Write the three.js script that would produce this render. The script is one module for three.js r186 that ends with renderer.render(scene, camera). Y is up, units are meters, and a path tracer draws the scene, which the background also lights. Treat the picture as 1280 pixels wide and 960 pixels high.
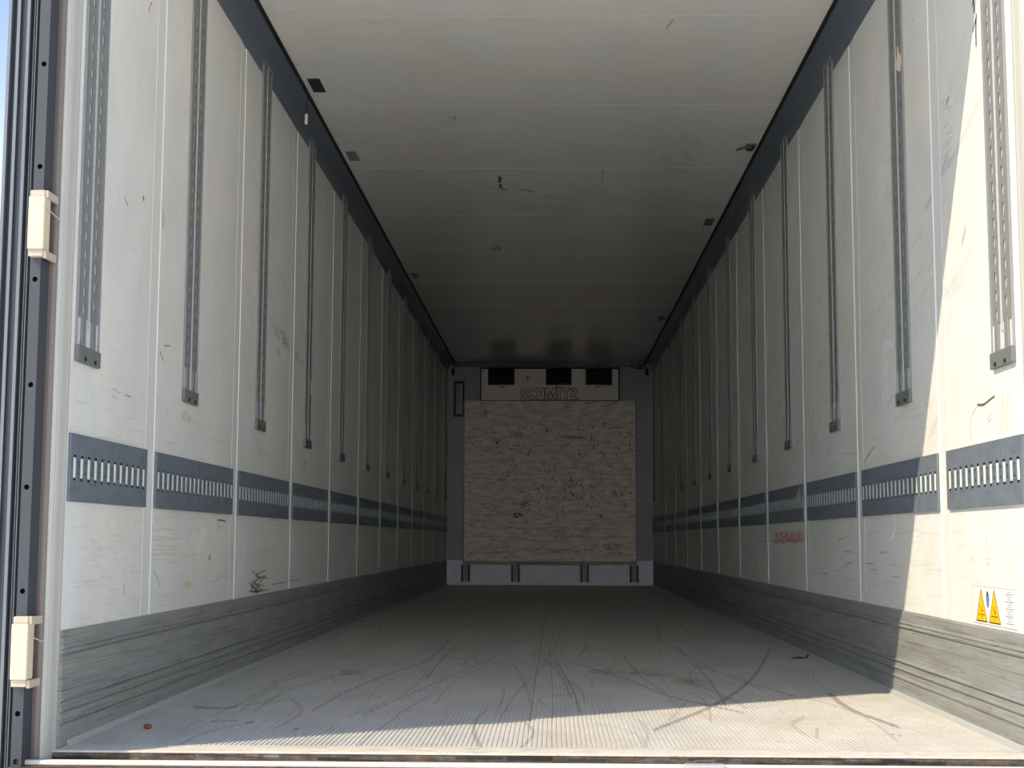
import * as THREE from 'three';
import { mergeGeometries } from 'three/addons/utils/BufferGeometryUtils.js';
import { RoundedBoxGeometry } from 'three/addons/geometries/RoundedBoxGeometry.js';
import { TextGeometry } from 'three/addons/geometries/TextGeometry.js';
import { FontLoader } from 'three/addons/loaders/FontLoader.js';
import { createNoise2D } from 'simplex-noise';

// ------------------------------------------------------------------ camera, sky, sun, exposure
const scene = new THREE.Scene();
const camera = new THREE.PerspectiveCamera(29.81, 1280 / 960, 0.05, 300);
camera.position.set(0.025, 0.53, 0);
camera.rotation.order = 'YXZ';
camera.rotation.set(0.1081, 0.0278, 0.0035);
scene.add(camera);
const renderer = new THREE.WebGLRenderer({ antialias: true });
renderer.toneMapping = THREE.LinearToneMapping;
renderer.toneMappingExposure = 1.7;
renderer.shadowMap.enabled = true;
renderer.shadowMap.type = THREE.PCFSoftShadowMap;

const SUN = new THREE.Vector3(-1, 1.154, 0.675).normalize();
{
  // clear summer air: deep blue overhead, haze at the horizon brightened to light the far interior, a soft aureole round the sun
  const w = 512, h = 256, d = new Float32Array(w * h * 4), ZEN = [0.16, 0.28, 0.56], HOR = [5.4, 5.35, 5.25];
  for (let j = 0; j < h; j++) for (let i = 0; i < w; i++) {
    const up = ((j + 0.5) / h - 0.5) * Math.PI, az = ((i + 0.5) / w - 0.5) * 2 * Math.PI;
    const c = Math.cos(az) * Math.cos(up) * SUN.x + Math.sin(up) * SUN.y + Math.sin(az) * Math.cos(up) * SUN.z;
    const haze = Math.exp(-Math.max(0, up) / 0.09), glow = 0.45 * Math.pow(Math.max(0, c), 8);
    for (let k = 0; k < 3; k++) d[4 * (j * w + i) + k] = ZEN[k] + (HOR[k] - ZEN[k]) * haze + glow;
    d[4 * (j * w + i) + 3] = 1;
  }
  const t = new THREE.DataTexture(d, w, h, THREE.RGBAFormat, THREE.FloatType);
  t.mapping = THREE.EquirectangularReflectionMapping; t.magFilter = THREE.LinearFilter; t.needsUpdate = true;
  scene.background = scene.environment = t;
}
scene.environmentIntensity = scene.backgroundIntensity = 1.0;
const sun = new THREE.DirectionalLight(0xffeed6, 3.35);
sun.position.copy(SUN).multiplyScalar(25).add(new THREE.Vector3(0, 1, -6));
sun.target.position.set(0, 1, -6);
sun.castShadow = true;
sun.shadow.mapSize.set(4096, 4096);
Object.assign(sun.shadow.camera, { left: -14, right: 14, top: 14, bottom: -14, near: 1, far: 70 });
sun.shadow.bias = -0.0004;
sun.shadow.radius = 1;
scene.add(sun, sun.target);

// ------------------------------------------------------------------ helpers
let seed = 7;
const rnd = () => { seed = (seed * 1664525 + 1013904223) >>> 0; return seed / 4294967296; };
const rr = (a, b) => a + (b - a) * rnd();
const noise = createNoise2D(rnd);
const W = 1.23, H = 2.65, Z0 = 3.70, ZB = 17.245, J0 = 4.4702, SP = 1.2045;   // half width, height, mouth, end wall, first joint, module
const names = {};
const numbered = (n) => { const k = (names[n] = (names[n] ?? -1) + 1); return k ? n + '_' + String(k).padStart(3, '0') : n; };
function mesh(name, geo, mat, parent, pos) {
  const m = new THREE.Mesh(geo, mat);
  m.name = parent ? name : numbered(name);
  m.castShadow = m.receiveShadow = true;
  if (pos) m.position.set(...pos);
  (parent ?? scene).add(m);
  return m;
}
function struct(name) { const g = new THREE.Group(); g.name = name; g.userData.kind = 'structure'; scene.add(g); return g; }
function thing(name, label, category, group, pos = [0, 0, 0]) {
  const g = new THREE.Group(); g.name = numbered(name); g.position.set(...pos); tag(g, label, category, group); scene.add(g); return g;
}
function tag(o, label, category, group) { o.userData = { label, category }; if (group) o.userData.group = group; return o; }
const box = (x0, x1, y0, y1, z0, z1) => new THREE.BoxGeometry(Math.abs(x1 - x0), Math.abs(y1 - y0), Math.abs(z1 - z0)).translate((x0 + x1) / 2, (y0 + y1) / 2, (z0 + z1) / 2);
const rbox = (x0, x1, y0, y1, z0, z1, r = 0.003) => new RoundedBoxGeometry(Math.abs(x1 - x0), Math.abs(y1 - y0), Math.abs(z1 - z0), 2, r).translate((x0 + x1) / 2, (y0 + y1) / 2, (z0 + z1) / 2);
function uv(geo, fu, fv) {
  const p = geo.attributes.position, a = new Float32Array(p.count * 2);
  for (let i = 0; i < p.count; i++) { a[2 * i] = fu(p.getX(i), p.getY(i), p.getZ(i)); a[2 * i + 1] = fv(p.getX(i), p.getY(i), p.getZ(i)); }
  geo.setAttribute('uv', new THREE.BufferAttribute(a, 2));
  return geo;
}
const merge = (list) => mergeGeometries(list.map((g) => (g.index ? g.toNonIndexed() : g)));
// closed profile of [x, y] points, extruded from z = a to z = b
function profile(pts, a, b) {
  const s = new THREE.Shape(pts.map(([x, y]) => new THREE.Vector2(x, y)));
  return new THREE.ExtrudeGeometry(s, { depth: Math.abs(b - a), bevelEnabled: false }).translate(0, 0, Math.min(a, b));
}
// closed plan of [x, z] points, raised from y = a to y = b
function plan(pts, a, b) {
  const sh = new THREE.Shape(pts.map(([x, z]) => new THREE.Vector2(x, -z)));
  return new THREE.ExtrudeGeometry(sh, { depth: b - a, bevelEnabled: false }).rotateX(-Math.PI / 2).translate(0, a, 0);
}
const tube = (pts, r, n = 24) => new THREE.TubeGeometry(new THREE.CatmullRomCurve3(pts.map((p) => new THREE.Vector3(...p))), n, r, 6);
const std = (color, roughness = 0.6, metalness = 0, extra = {}) => new THREE.MeshStandardMaterial({ color, roughness, metalness, ...extra });

// ------------------------------------------------------------------ canvas textures
function canvasTexture(w, h, draw, srgb = true) {
  const c = document.createElement('canvas'); c.width = w; c.height = h;
  const x = c.getContext('2d');
  draw(x, w, h);
  const t = new THREE.CanvasTexture(c);
  if (srgb) t.colorSpace = THREE.SRGBColorSpace;
  t.magFilter = THREE.LinearFilter; t.anisotropy = 8;
  t.wrapS = t.wrapT = THREE.RepeatWrapping;
  return t;
}
// base colour with grain and blotches; fx, fy stretch the blotches
function grain(x, w, h, [r, g, b], { fine = 3, blotch = 5, fx = 3, fy = 3, tint = 2 } = {}) {
  const d = x.createImageData(w, h), ox = rr(0, 99), oy = rr(0, 99);
  for (let j = 0; j < h; j++) for (let i = 0; i < w; i++) {
    const u = i / w, v = j / h;
    const n = noise(ox + u * fx, oy + v * fy) * 0.5 + noise(ox + u * fx * 3.1, oy + v * fy * 3.1) * 0.3 + noise(ox + u * fx * 9, oy + v * fy * 9) * 0.2;
    const t = noise(oy + u * fx * 0.7, ox + v * fy * 0.7) * tint;
    const e = n * blotch + (rnd() - 0.5) * 2 * fine, k = 4 * (j * w + i);
    d.data[k] = r + e + t; d.data[k + 1] = g + e; d.data[k + 2] = b + e - t; d.data[k + 3] = 255;
  }
  x.putImageData(d, 0, 0);
}
function stroke(x, pts, width, color) {
  x.strokeStyle = color; x.lineWidth = width; x.lineCap = 'round'; x.lineJoin = 'round';
  x.beginPath(); x.moveTo(...pts[0]);
  for (let i = 1; i < pts.length - 1; i++) x.quadraticCurveTo(...pts[i], (pts[i][0] + pts[i + 1][0]) / 2, (pts[i][1] + pts[i + 1][1]) / 2);
  x.lineTo(...pts[pts.length - 1]); x.stroke();
}
// scuffs of a loading space: pallets and cages rub mostly lengthwise
function scuffs(x, w, h, n, { tone = '60,60,55', lo = 0.03, hi = 0.14, len = 0.12, thick = 2, tilt = 0.25, y0 = 0, y1 = 1 } = {}) {
  for (let i = 0; i < n; i++) {
    const px = rr(0, w), py = rr(y0, y1) * h, l = rr(0.15, 1) * len * w, s = rr(-tilt, tilt) * l;
    stroke(x, [[px, py], [px + l / 2, py + s / 2 + rr(-3, 3)], [px + l, py + s]], rr(0.5, thick), `rgba(${tone},${rr(lo, hi).toFixed(3)})`);
  }
}
function stain(x, cx, cy, rx, ry, color, n = 40) {          // a rubbed patch with a broken edge
  for (let i = 0; i < n; i++) {
    const a = rr(0, 6.283), q = Math.sqrt(rnd());
    x.fillStyle = color; x.beginPath();
    x.ellipse(cx + Math.cos(a) * q * rx, cy + Math.sin(a) * q * ry, rr(0.08, 0.3) * rx, rr(0.08, 0.3) * ry, rr(-0.4, 0.4), 0, 6.283); x.fill();
  }
}

// ------------------------------------------------------------------ marks seen on the walls, at [depth, height] in metres
const L_MARKS = (s, st) => {
  s([[4.308, 2.162], [4.32, 2.19], [4.339, 2.205]], 0.006, 'rgba(50,48,42,.7)');
  s([[4.123, 1.533], [4.13, 1.52], [4.158, 1.512]], 0.005, 'rgba(50,48,42,.7)');
  for (let i = 0; i < 9; i++) s([[4.515 + i * 0.006, 1.60 - i * 0.004], [4.505 + i * 0.006, 1.53]], 0.003, 'rgba(70,68,60,.3)');
  s([[4.597, 1.153], [4.674, 1.164]], 0.004, 'rgba(60,58,50,.6)');
  s([[4.552, 1.127], [4.592, 1.105]], 0.006, 'rgba(50,48,42,.7)');
  s([[4.311, 1.573], [4.318, 1.57]], 0.014, 'rgba(60,58,50,.7)');
  s([[4.07, 0.955], [4.09, 0.96], [4.12, 0.95], [4.15, 0.955]], 0.003, 'rgba(60,60,60,.35)');
  s([[4.07, 0.937], [4.12, 0.934]], 0.003, 'rgba(60,60,60,.3)'); s([[4.19, 0.952], [4.25, 0.952]], 0.004, 'rgba(60,60,60,.5)');
  st(4.908, 0.95, 0.07, 0.018, 'rgba(150,135,95,.16)');
  s([[5.411, 0.603], [5.48, 0.604], [5.546, 0.599]], 0.006, 'rgba(45,42,36,.75)'); s([[5.41, 0.60], [5.415, 0.57]], 0.004, 'rgba(60,55,48,.5)');
  st(5.299, 0.464, 0.02, 0.012, 'rgba(140,80,45,.35)');
  for (let i = 0; i < 7; i++) s([[4.38 + rr(0, 0.2), 0.47 + i * 0.014], [4.72 + rr(0, 0.2), 0.47 + i * 0.014 + rr(-0.01, 0.01)]], 0.005, 'rgba(170,135,85,.22)');
  st(4.993, 0.377, 0.05, 0.014, 'rgba(190,160,70,.3)');
  for (let i = 0; i < 16; i++) { const t = i / 15; st(6.37 + t * 0.92, 1.50 - t * 0.10, 0.11, 0.032, `rgba(74,118,136,${(0.07 + 0.20 * Math.exp(-((t - 0.42) ** 2) * 16)).toFixed(3)})`, 12); }
  st(6.55, 1.39, 0.06, 0.014, 'rgba(80,125,140,.15)');
  st(5.142, 0.53, 0.10, 0.07, 'rgba(235,238,232,.16)'); st(5.817, 0.46, 0.10, 0.09, 'rgba(235,238,232,.16)'); st(6.4, 0.95, 0.12, 0.1, 'rgba(235,238,232,.10)');
  for (let i = 0; i < 14; i++) s([[5.95 + rr(0, 0.4), 0.36 + rr(-0.05, 0.04)], [5.99 + rr(0, 0.4), 0.34 + rr(-0.05, 0.05)], [6.03 + rr(0, 0.4), 0.32 + rr(-0.02, 0.05)]], rr(0.003, 0.008), 'rgba(50,48,44,.45)');
  for (let i = 0; i < 4; i++) st(3.79 + i * 0.03, 0.318 + rr(0, 0.02), 0.012, 0.005, 'rgba(70,68,60,.16)', 8);
  s([[4.24, 0.40], [4.243, 0.37]], 0.006, 'rgba(70,68,60,.5)');
  s([[4.55, 0.43], [4.60, 0.41], [4.63, 0.38]], 0.006, 'rgba(90,88,80,.4)');
  st(7.3, 0.905, 0.05, 0.03, 'rgba(165,115,70,.18)');
  st(6.9, 0.55, 0.02, 0.02, 'rgba(160,120,70,.3)'); st(6.85, 0.42, 0.02, 0.04, 'rgba(160,120,70,.25)'); st(7.6, 0.56, 0.03, 0.02, 'rgba(230,215,180,.3)');
  s([[6.5, 0.33], [7.2, 0.335]], 0.006, 'rgba(60,58,50,.4)');
  for (let i = 0; i < 22; i++) { const z = rr(5.75, 6.7), y = rr(0.95, 2.0); s([[z, y], [z + rr(0.1, 0.35), y - rr(0.02, 0.1)]], rr(0.008, 0.035), 'rgba(110,112,104,.07)'); }
  for (let i = 0; i < 10; i++) { const z = rr(8.3, 10.2), y = rr(0.95, 1.6); s([[z, y], [z + rr(0, 0.03), y - rr(0.02, 0.06)]], rr(0.008, 0.02), 'rgba(225,222,210,.35)'); }
};
const R_MARKS = (s, st) => {
  s([[4.019, 2.075], [4.014, 2.035]], 0.012, 'rgba(14,14,14,.95)'); s([[4.02, 2.075], [4.035, 2.06]], 0.006, 'rgba(14,14,14,.95)');
  s([[3.998, 2.018], [4.005, 1.99], [4.008, 1.935]], 0.012, 'rgba(14,14,14,.95)'); s([[4.0, 2.012], [4.035, 1.985]], 0.008, 'rgba(14,14,14,.95)');
  for (let i = 0; i < 16; i++) s([[4.24 + rr(0, 0.12), 1.92 - i * 0.016], [4.27 + rr(0, 0.13), 1.91 - i * 0.016 + rr(-0.02, 0.02)]], 0.003, 'rgba(95,98,82,.30)');
  s([[4.30, 1.875], [4.325, 1.86]], 0.012, 'rgba(70,70,60,.5)'); s([[4.33, 1.75], [4.325, 1.70], [4.318, 1.66]], 0.003, 'rgba(70,70,60,.6)');
  s([[4.38, 1.66], [4.2, 1.69], [4.02, 1.76], [3.93, 1.80]], 0.022, 'rgba(120,118,112,.16)'); s([[4.6, 1.60], [4.45, 1.64], [4.34, 1.70]], 0.02, 'rgba(120,120,112,.2)');
  for (let i = 0; i < 5; i++) { s([[4.165 + i * 0.009, 1.45 - i * 0.008], [4.172 + i * 0.009, 1.425 - i * 0.008]], 0.005, 'rgba(95,80,78,.5)'); }
  s([[3.945, 0.925], [4.0, 0.918], [4.05, 0.91], [4.103, 0.917]], 0.007, 'rgba(45,45,42,.75)'); s([[4.10, 0.915], [4.15, 0.90], [4.185, 0.87], [4.18, 0.82]], 0.004, 'rgba(110,110,105,.5)');
  for (let i = 0; i < 8; i++) s([[3.96 + rr(0, 0.07), 0.90 - rr(0, 0.05)], [3.98 + rr(0, 0.05), 0.87 - rr(0, 0.03)]], 0.003, 'rgba(110,105,150,.35)');
  for (let i = 0; i < 8; i++) s([[3.80 + rr(0, 0.12), 0.93 - rr(0, 0.02)], [3.81 + rr(0, 0.12), 0.84 - rr(0, 0.03)]], rr(0.004, 0.012), 'rgba(165,155,120,.22)');
  s([[5.15, 0.627], [5.11, 0.60], [5.14, 0.56], [5.202, 0.535]], 0.012, 'rgba(245,245,238,.8)');
  for (let i = 0; i < 22; i++) { const z = 7.03 + i * 0.039; st(z, 0.563 + rr(-0.004, 0.004), 0.07, 0.020, 'rgba(165,52,36,.34)', 9); st(z, 0.535 + rr(-0.003, 0.003), 0.08, 0.013, 'rgba(165,52,36,.45)', 9); }
  s([[7.9, 0.535], [8.6, 0.53]], 0.004, 'rgba(120,80,70,.4)');
  st(7.054, 1.25, 0.02, 0.03, 'rgba(240,222,190,.6)', 20); st(7.12, 1.19, 0.015, 0.01, 'rgba(230,200,180,.5)', 12); st(7.162, 1.125, 0.02, 0.025, 'rgba(240,210,175,.6)', 20);
  s([[5.607, 0.835], [5.5, 0.865], [5.423, 0.885]], 0.005, 'rgba(70,70,65,.7)'); s([[5.55, 0.85], [5.49, 0.862]], 0.003, 'rgba(70,70,65,.5)');
  st(8.197, 1.056, 0.02, 0.05, 'rgba(235,215,180,.5)', 20);
  st(5.17, 1.23, 0.10, 0.02, 'rgba(238,240,236,.25)'); st(5.23, 1.12, 0.06, 0.12, 'rgba(236,238,230,.18)');
  st(5.2, 1.85, 0.09, 0.06, 'rgba(238,240,236,.2)');
  for (let i = 0; i < 6; i++) { st(4.0 + rr(0, 0.06), 0.475, 0.03, 0.012, 'rgba(120,118,105,.08)', 8); st(4.2, 0.47 + rr(0, 0.02), 0.03, 0.014, 'rgba(120,118,105,.07)', 8); }
  for (let i = 0; i < 26; i++) { const z = rr(4.0, 5.5), y = rr(0.95, 1.55); s([[z, y], [z + rr(0.1, 0.3), y - rr(0.03, 0.10)]], rr(0.008, 0.03), 'rgba(118,120,112,.08)'); }
  for (let i = 0; i < 26; i++) { const z = rr(5.8, 7.8), y = rr(0.95, 1.8); s([[z, y], [z + rr(0.1, 0.4), y - rr(0.03, 0.14)]], rr(0.01, 0.05), 'rgba(112,115,108,.08)'); }
  for (let i = 0; i < 10; i++) { const z = rr(5.0, 6.4), y = rr(0.34, 0.6); s([[z, y], [z + rr(0.05, 0.2), y + rr(-0.006, 0.006)]], rr(0.003, 0.006), 'rgba(80,80,76,.4)'); }
};
const WALL_RGB = [214, 214, 206], YB = 0.295, YT = 2.56;
function wallTexture(side, z0, z1, w, h, marks) {
  return canvasTexture(w, h, (x) => {
    grain(x, w, h, WALL_RGB, { fine: 2.5, blotch: 7, fx: 2.5, fy: 5, tint: 2.5 });
    const k = h / 2048, pz = (z) => (side < 0 ? (z - z0) / (z1 - z0) : 1 - (z - z0) / (z1 - z0)) * w, py = (y) => (1 - (y - YB) / (YT - YB)) * h, sc = h / (YT - YB);
    scuffs(x, w, h, 60, { lo: 0.015, hi: 0.05, thick: 9 * k, y0: 0.05, y1: 0.75 });
    scuffs(x, w, h, 120, { lo: 0.02, hi: 0.07, thick: 8 * k, y0: 0.70, y1: 1, tilt: 0.06, len: 0.3 }); scuffs(x, w, h, 60, { lo: 0.04, hi: 0.13, thick: 2.5 * k, y0: 0.74, y1: 1, tilt: 0.05, len: 0.12 });
    scuffs(x, w, h, 40, { tone: '240,240,235', lo: 0.06, hi: 0.2, thick: 8 * k, y0: 0.3, y1: 1, len: 0.06, tilt: 3 });
    scuffs(x, w, h, 25, { tone: '120,95,60', lo: 0.03, hi: 0.08, thick: 7 * k, y0: 0.75, y1: 1, tilt: 0.05 });
    for (let i = 0; i < 10; i++) stroke(x, [[rr(0, w), rr(0, h)], [rr(0, 1), 0]].slice(0, 1).flatMap(([a, b]) => [[a, b], [a + rr(-6, 6) * k, b + rr(4, 22) * k]]), rr(1, 4) * k, 'rgba(60,58,52,.4)');
    marks?.((pts, m, c) => stroke(x, pts.map(([z, y]) => [pz(z), py(y)]), Math.max(1, m * sc), c), (z, y, rz, ry, c, n) => stain(x, pz(z), py(y), rz * w / (z1 - z0), ry * sc, c, n));
  });
}

// ------------------------------------------------------------------ shared materials
const M = {
  core: std(0xb9bab4, 0.7), strip: std(0xd3d4cd, 0.5), bead: std(0xd9dad2, 0.6),
  cove: std(0x666e78, 0.42, 0.05), gasket: std(0x0b0c0e, 0.7),
  zinc: std(0x787b78, 0.6), alu: std(0xa9abaa, 0.5), tray: std(0xc0c2bd, 0.6), lip: std(0x888a87, 0.55), cap: std(0x6f736f, 0.6, 0.2), bolt: std(0x26282a, 0.6, 0.3),
  band: std(0x69727a, 0.5, 0.15), rung: std(0xdde3d3, 0.5),
  slate: std(0x363a40, 0.6), rubber: std(0x30343f, 0.7), black: std(0x0d0e11, 0.6), edgeAndHighlight: std(0x6c7478, 0.5, 0.1), steel: std(0x70675e, 0.5, 0.2), offwhite: std(0xa9a99f, 0.5),
  hinge: std(0xc6bc9f, 0.55), beige: std(0xe9dfd0, 0.5), vent: std(0x1b1e24, 0.5), grey: std(0x6e747a, 0.6), kick: std(0xb3b9bf, 0.5), roof: std(0xdcdcd8, 0.6),
};

// ------------------------------------------------------------------ outside: yard
{
  const t = canvasTexture(512, 512, (x, w, h) => { grain(x, w, h, [238, 234, 226], { fine: 8, blotch: 14, fx: 4, fy: 4 }); scuffs(x, w, h, 60, { hi: 0.15, thick: 3, tilt: 1 }); });
  const g = uv(box(-250, 250, -1.45, -1.25, -250, 250), (x) => x / 4, (x, y, z) => z / 4);
  const m = mesh('ground', g, new THREE.MeshStandardMaterial({ map: t, roughness: 0.9 })); m.userData.kind = 'structure';
}

// ------------------------------------------------------------------ side walls: cores, panels, joint strips with two sealant beads
const edges = [Z0];
for (let i = 0; i < 11; i++) edges.push(J0 + SP * i);
edges.push(ZB);
const generic = { '-1': [], 1: [] };
for (const s of [-1, 1]) for (let k = 0; k < 2; k++) generic[s].push(wallTexture(s, 0, 1.1, 512, 1024, null));
for (const s of [-1, 1]) {
  const wall = struct(s < 0 ? 'wall_left' : 'wall_right');
  mesh('wall_core', box(s * (W + 0.006), s * (W + 0.075), -0.12, H + 0.1, -3.64, -ZB - 0.1), M.core, wall);
  for (let i = 0; i < edges.length - 1; i++) {
    const a = i ? edges[i] + 0.052 : edges[i], b = i < edges.length - 2 ? edges[i + 1] - 0.052 : edges[i + 1];
    const near = i < 5, map = near ? wallTexture(s, a, b, i ? 1024 : 768, 2048, s < 0 ? L_MARKS : R_MARKS) : generic[s][i % 2];
    const g = uv(rbox(s * W, s * (W + 0.02), YB - 0.02, YT, -a, -b, 0.002), (x, y, z) => (s < 0 ? (-z - a) / (b - a) : 1 - (-z - a) / (b - a)), (x, y) => (y - YB) / (YT - YB));
    mesh('wall_panel', g, new THREE.MeshStandardMaterial({ map, roughness: 0.5 }), wall);
    if (i < edges.length - 2) {
      const z = edges[i + 1];
      mesh('joint_strip', box(s * (W + 0.0025), s * (W + 0.01), YB - 0.02, YT, -z + 0.05, -z - 0.05), M.strip, wall);
      for (const e of [-1, 1]) mesh('sealant_bead', rbox(s * (W - 0.0006), s * (W + 0.008), YB - 0.02, 2.537, -z + e * 0.05 - 0.0028, -z + e * 0.05 + 0.0028, 0.001), M.bead, wall);
    }
  }
}

// ------------------------------------------------------------------ kick boards along the floor: ribbed aluminium
const kickMap = canvasTexture(2048, 256, (x, w, h) => {
  grain(x, w, h, [141, 143, 138], { fine: 4, blotch: 12, fx: 6, fy: 5, tint: 2 });
  scuffs(x, w, h, 420, { tone: '45,45,42', lo: 0.05, hi: 0.28, len: 0.16, thick: 2.4, tilt: 0.02 });
  scuffs(x, w, h, 160, { tone: '205,205,198', lo: 0.05, hi: 0.2, len: 0.1, thick: 2, tilt: 0.02 });
  scuffs(x, w, h, 60, { tone: '40,40,38', lo: 0.15, hi: 0.5, len: 0.03, thick: 2.5, tilt: 0.12 });
  for (let i = 0; i < 12; i++) stain(x, rr(0, w), rr(0, h), rr(6, 18), rr(4, 12), 'rgba(190,192,182,.25)', 10);
});
kickMap.repeat.set(1 / 3, 1);
for (const s of [-1, 1]) {
  const g = struct(s < 0 ? 'baseboard_left' : 'baseboard_right');
  const X = W - 0.008, pts = [[W + 0.01, 0.297], [W - 0.004, 0.297], [X, 0.29]];
  for (const [y, d] of [[0.256, 0.004], [0.244, 0.004], [0.125, 0.005], [0.098, 0.004], [0.068, 0.003]]) pts.push([X, y + 0.006], [X - d, y + 0.002], [X - d, y - 0.002], [X, y - 0.006], [X + 0.004, y - 0.008], [X, y - 0.011]);
  pts.push([X, 0.0], [W + 0.01, 0.0]);
  mesh('kick_board', uv(profile(pts.map(([x, y]) => [s * x, y]), -ZB, -3.70), (x, y, z) => -z + (s > 0 ? 0.7 : 0), (x, y) => y / 0.3), new THREE.MeshStandardMaterial({ map: kickMap, roughness: 0.55, metalness: 0.15 }), g);
  mesh('floor_bead', profile([[s * (X + 0.002), 0.018], [s * (X - 0.004), 0.012], [s * (X - 0.009), 0.0], [s * (X + 0.002), -0.002]], -ZB, -3.76), std(0xa9aba6, 0.55, 0.1), g);
}

// ------------------------------------------------------------------ floor: ribbed plate
{
  const fl = struct('floor');
  mesh('floor_core', box(-W - 0.07, W + 0.07, -0.14, -0.004, -3.75, -ZB - 0.1), M.core, fl);
  const T = 2048, map = canvasTexture(T, T, (x, w, h) => {
    grain(x, w, h, [196, 193, 185], { fine: 9, blotch: 12, fx: 6, fy: 24, tint: 3 });
    const P = ([X, d]) => [(X / 2.46 + 0.5) * w, h - ((d - 3.7) / 13.6) * h];
    const c = (pts, m, col) => stroke(x, pts.map(P), m * w / 2.46, col);
    scuffs(x, w, h, 150, { tone: '70,68,62', lo: 0.03, hi: 0.12, len: 0.03, thick: 3, tilt: 8 });
    for (let i = 0; i < 150; i++) { const X = rr(-1.1, 1.1), d = 3.8 + rr(0, 1) ** 1.3 * 9, l = rr(0.2, 1.6); c([[X, d], [X + rr(-0.06, 0.06), d + l / 2], [X + rr(-0.14, 0.14), d + l]], rr(0.003, 0.012), `rgba(58,55,50,${rr(0.05, 0.22).toFixed(2)})`); }
    // turning tracks of the fork trucks
    c([[-0.02, 10.4], [-0.03, 7], [-0.04, 5.2], [-0.041, 4.35]], 0.0060, 'rgba(50,48,44,0.25)'); c([[0.10, 9.5], [0.04, 6.8], [-0.10, 5.2], [-0.13, 4.4]], 0.0060, 'rgba(50,48,44,0.22)');
    c([[0.05, 6.4], [0.10, 5.4], [0.113, 4.58]], 0.0084, 'rgba(45,43,40,0.28)'); c([[0.02, 6.6], [0.03, 5.0], [0.026, 4.3]], 0.0042, 'rgba(50,48,44,0.22)');
    c([[0.13, 6.35], [0.33, 5.7], [0.40, 5.1], [0.62, 4.6]], 0.0084, 'rgba(48,46,42,0.28)'); c([[0.36, 6.9], [0.36, 5.9], [0.42, 5.2]], 0.0096, 'rgba(48,46,42,0.19)');
    c([[1.107, 7.3], [0.875, 6.0], [0.6, 4.9], [0.315, 4.17]], 0.0096, 'rgba(52,50,46,0.30)'); c([[0.62, 6.6], [0.70, 5.9], [0.86, 5.1]], 0.0072, 'rgba(52,50,46,0.25)');
    c([[-0.53, 7.9], [-0.50, 6.5], [-0.62, 5.9], [-0.70, 5.2], [-0.72, 4.6]], 0.0108, 'rgba(52,50,46,0.25)'); c([[-0.46, 7.6], [-0.47, 6.5], [-0.46, 5.7]], 0.0096, 'rgba(52,50,46,0.22)');
    c([[-0.18, 7.2], [-0.30, 6.2], [-0.42, 5.4], [-0.55, 4.5]], 0.0072, 'rgba(52,50,46,0.25)'); c([[-0.49, 6.1], [-0.45, 5.2], [-0.60, 4.4]], 0.0060, 'rgba(52,50,46,0.17)');
    c([[-1.111, 4.66], [-1.05, 4.60], [-0.98, 4.66]], 0.0120, 'rgba(45,43,40,0.33)'); c([[-0.98, 4.68], [-0.92, 4.8], [-0.86, 4.86]], 0.0048, 'rgba(45,43,40,0.28)'); c([[-0.97, 4.29], [-0.90, 4.31]], 0.0072, 'rgba(40,38,35,0.30)');
    c([[-0.86, 4.27], [-0.85, 4.28]], 0.0120, 'rgba(35,33,30,0.39)'); c([[-0.7, 4.13], [-0.69, 4.13]], 0.0072, 'rgba(35,33,30,0.39)');
    const q = P([-0.782, 5.9]); stain(x, q[0], q[1], 40, 18, 'rgba(60,58,52,.12)', 60);
    for (const [X, d] of [[0.42, 5.95], [0.55, 5.6], [0.25, 6.0]]) { const p = P([X, d]); stain(x, p[0], p[1], 70, 22, 'rgba(62,60,54,.08)', 60); }
    c([[1.0, 5.15], [0.96, 4.75], [1.02, 4.3]], 0.02, 'rgba(90,86,78,.4)');
    for (let i = 0; i < 260; i++) { const p = P([rr(-1.2, 1.2), 3.75 + rr(0, 5)]); x.fillStyle = `rgba(48,42,36,${rr(0.3, 0.8).toFixed(2)})`; x.fillRect(p[0], p[1], rr(1, 4), rr(0.6, 1.6)); }
  });
  const N = 186, x0 = -1.216, p = 2.432 / N, hgt = 0.0022, prof = [];
  for (let i = 0; i < N; i++) { const a = x0 + i * p; prof.push([a, -hgt], [a + p * 0.22, -hgt], [a + p * 0.34, 0], [a + p * 0.88, 0]); }
  prof.push([x0 + 2.432, -hgt]); prof.unshift([-W, 0], [x0 - 0.002, 0]); prof.push([x0 + 2.434, 0], [W, 0]);
  const pos = [];
  for (let i = 0; i < prof.length - 1; i++) { const [ax, ay] = prof[i], [bx, by] = prof[i + 1]; pos.push(ax, ay, -3.80, bx, by, -3.80, bx, by, -ZB, ax, ay, -3.80, bx, by, -ZB, ax, ay, -ZB); }
  const g = new THREE.BufferGeometry(); g.setAttribute('position', new THREE.Float32BufferAttribute(pos, 3)); g.computeVertexNormals();
  const fu = (x) => x / 2.46 + 0.5, fv = (x, y, z) => (-z - 3.7) / 13.6, fm = new THREE.MeshStandardMaterial({ map, roughness: 0.5, metalness: 0.1 });
  mesh('ribbed_plate', uv(g, fu, fv), fm, fl);
  mesh('plate_edge', uv(box(-W, W, -0.01, 0.0005, -3.80, -3.755), fu, fv), fm, fl);
}

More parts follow.
